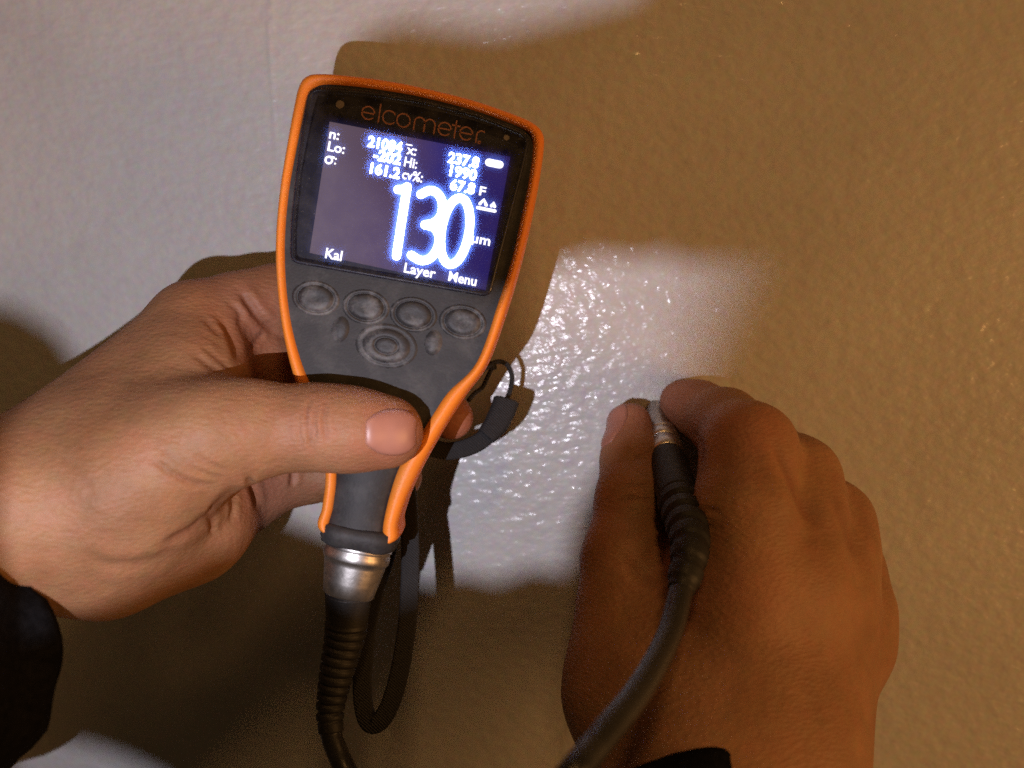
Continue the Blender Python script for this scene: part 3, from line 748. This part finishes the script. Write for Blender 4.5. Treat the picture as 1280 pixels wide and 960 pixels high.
cre = [([(964, 540), (985, 590), (1008, 640), (1026, 665)], 7, 1.2, 10, 110), ([(1040, 610), (1054, 650), (1072, 700)], 7, .8, 5, 110),
       ([(874, 640), (886, 638), (902, 642)], 3, .4, 20, 110), ([(876, 656), (890, 659), (906, 656)], 3, .35, 20, 110),
       ([(866, 535), (876, 560), (872, 590)], 4, .8, 5, 80), ([(778, 610), (795, 606), (815, 612)], 3, .5, 10, 80), ([(775, 628), (795, 624), (818, 630)], 3, .45, 10, 80), ([(790, 575), (800, 572), (812, 576)], 3, .35, 5, 80),
       ([(780, 700), (800, 720), (830, 735)], 6, .7, 10, 90)]
hand_r = hand_object('hand', fr, cre, [(P(930, 520, 62), 14, .35), (P(845, 505, 14), 12, .4), (P(788, 520, 18), 12, .35), (P(925, 730, 72), 12, .2)],
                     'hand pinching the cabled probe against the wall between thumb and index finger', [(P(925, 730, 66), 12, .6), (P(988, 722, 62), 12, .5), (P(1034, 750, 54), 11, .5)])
nail(hand_r, fr, P(768, 532, 18), P(780, 505, 10)-P(780, 570, 22), None, (0.75, -0.65, 0), 13, 10.5, M['nail'])

def hairs(hand, boxes, n_each, direction, seed):
    r_ = np.random.default_rng(seed); me = hand.data; n = len(me.vertices)
    co = np.empty(n*3); me.vertices.foreach_get('co', co); co = co.reshape(-1, 3); no = np.empty(n*3); me.vertices.foreach_get('normal', no); no = no.reshape(-1, 3)
    wv = co+np.array(hand.location); mm = np.stack([wv[:, 0], -wv[:, 1], wv[:, 2]], 1)*1000; pp = proj(mm); V, Fc = [], []
    d0 = np.array(direction, float)
    for x0, y0, x1, y1, hm in boxes:
        ok = np.where((pp[:, 0] > x0) & (pp[:, 0] < x1) & (pp[:, 1] > y0) & (pp[:, 1] < y1) & (mm[:, 1] > hm) & (no[:, 1] < -.45))[0]
        for i in r_.choice(ok, min(n_each, len(ok)), replace=False):
            nn = no[i]; d = d0+r_.normal(0, .3, 3); d -= nn*(d@nn); d /= np.linalg.norm(d); L = r_.uniform(.0022, .0045); side = np.cross(nn, d)
            pth = [co[i]-nn*.0002, co[i]+d*L*.35+nn*L*.20, co[i]+d*L*.7+nn*L*.26+side*L*r_.normal(0, .08), co[i]+d*L+nn*L*.22+side*L*r_.normal(0, .15)]
            b = len(V)
            for k, p in enumerate(pth):
                rad = .00005*(1-.25*k)
                for a in range(3):
                    t = a*2*math.pi/3; V.append(p+side*rad*math.cos(t)+nn*rad*math.sin(t))
            for k in range(3):
                for a in range(3): Fc.append((b+k*3+a, b+k*3+(a+1) % 3, b+k*3+3+(a+1) % 3, b+k*3+3+a))
    o = mesh_obj('hair', V, Fc, M['hair'], hand); o['kind'] = 'stuff'; return o
hairs(hand_l, [(170, 480, 360, 560, 60), (60, 480, 200, 600, 50), (130, 420, 240, 480, 30)], 55, (0.9, 0, -.5), 3)
hairs(hand_r, [(860, 740, 1040, 900, 40), (900, 580, 960, 680, 40), (980, 600, 1030, 680, 30)], 50, (0.5, 0, -.6), 5)

# ---------------------------------------------------------------- sleeves (parts of the arms)
def sleeve(hand, axis_px, radii, retract, seg=56, name='sleeve', fold_amp=1.6, up=(0, 1, 0)):
    path = catmull([P(*a) for a in axis_px], 10); n = len(path); T, S, Uv = frames(path, up)
    rr = np.interp(np.linspace(0, 1, n), np.linspace(0, 1, len(radii)), radii); rings = []
    an = np.linspace(0, 2*math.pi, seg, endpoint=False)
    for i in range(n):
        f = max(0, 1-i/(n*.45)); w_ = rr[i]+fold_amp*np.sin(3*an+i*.55)*(.4+.6*i/n)+.8*np.sin(7*an-i*.8)
        if i == 0: w_ = w_*.985
        off = retract*f*((.5+.5*np.sin(an+.25))**.7)[:, None]*T[i]
        rings.append(path[i]+np.cos(an)[:, None]*w_[:, None]*S[i]+np.sin(an)[:, None]*w_[:, None]*Uv[i]+off)
    V, Fc = loft(rings, True)
    o = mesh_obj(name, toW(V)-np.array(hand.location), Fc, M['cloth'], hand)
    md = o.modifiers.new('cloth', 'SOLIDIFY'); md.thickness = 0.0018; md.offset = 1
    return o
sleeve(hand_l, [(96, 796, 58), (30, 812, 70), (-90, 838, 92), (-330, 885, 135)], [23.5, 25, 29, 38], 80)
sleeve(hand_r, [(862, 1080, 70), (880, 1140, 78), (905, 1220, 88), (930, 1380, 105)], [37, 38, 40, 46], -14)

# ---------------------------------------------------------------- added unseen shaper round the white spot, placing light and shade edges
def build_light_shaper():
    c = np.array(TORCH, float); axis = np.array(TORCH_AIM, float)-c; axis /= np.linalg.norm(axis)
    t = empty('light_shaper', TORCH); tag(t, 'added unseen light shaper, its cut plate placing light and shade on the wall', 'light_shaper'); tl = np.array(t.location)
    sx = np.cross(axis, (0, 0, 1)); sx /= np.linalg.norm(sx); sz = np.cross(sx, axis); DIST = 26.0; RO = 25.0
    def ring(d, r, k=48):
        a = np.linspace(0, 2*math.pi, k, endpoint=False); return c+axis*d+r*(np.cos(a)[:, None]*sx+np.sin(a)[:, None]*sz)
    V, Fc = loft([ring(-120, 11), ring(-119, 12.5), ring(-40, 12.5), ring(-32, 16), ring(-6, 17), ring(-3, 16)], True, True, True)
    recalc(mesh_obj('shaper_body', toW(V)-tl, Fc, M['boot'], t))
    V, Fc = loft([ring(-4, 16.5), ring(DIST*.5, 21), ring(DIST, RO)], True)
    recalc(mesh_obj('shaper_hood', toW(V)-tl, Fc, M['cloth'], t))
    lit = [(-250,-250),(920,-250),(800,-5),(700,22),(620,40),(560,34),(500,26),(445,48),(425,100),(500,180),(590,260),(655,330),(700,332),(745,319),(795,325),(840,317)]+[(838-(k//2)*1.3+(k % 2)*(140-k*.6), 328+k*2.6) for k in range(75)]+[(792,545),(752,592),(722,645),(706,716),
           (665,710),(620,726),(575,716),(535,728),(440,680),(340,642),(240,690),(150,716),(118,640),(106,520),(98,455),(70,415),(20,385),(-100,365),(-250,355)]
    def opening(px_pts):
        out = []
        for a, b in px_pts:
            d = on_wall(a, b)-c; out.append(c+d*DIST/(d@axis))
        return np.array(out) if len(out) > 60 else catmull(out, 3, True)
    hole = opening(lit); slot = opening([(20, 918), (80, 925), (150, 945), (220, 985), (200, 1040), (100, 1060), (30, 1040)])  # openings cut to the wanted lit areas of the wall
    bm = bmesh.new(); outer = ring(DIST, RO+.5, 72)
    vo = [bm.verts.new(toW(p)-tl) for p in outer]; vh = [bm.verts.new(toW(p)-tl) for p in hole]; vs_ = [bm.verts.new(toW(p)-tl) for p in slot]
    es = [bm.edges.new((vo[i], vo[(i+1) % len(vo)])) for i in range(len(vo))]+[bm.edges.new((vh[i], vh[(i+1) % len(vh)])) for i in range(len(vh))]+[bm.edges.new((vs_[i], vs_[(i+1) % len(vs_)])) for i in range(len(vs_))]
    bmesh.ops.triangle_fill(bm, use_beauty=True, use_dissolve=False, edges=es)
    me = bpy.data.meshes.new('gobo_plate'); bm.to_mesh(me); bm.free(); me.materials.append(M['cloth'])
    o = bpy.data.objects.new('gobo_plate', me); COL.objects.link(o); o.parent = t
build_light_shaper()
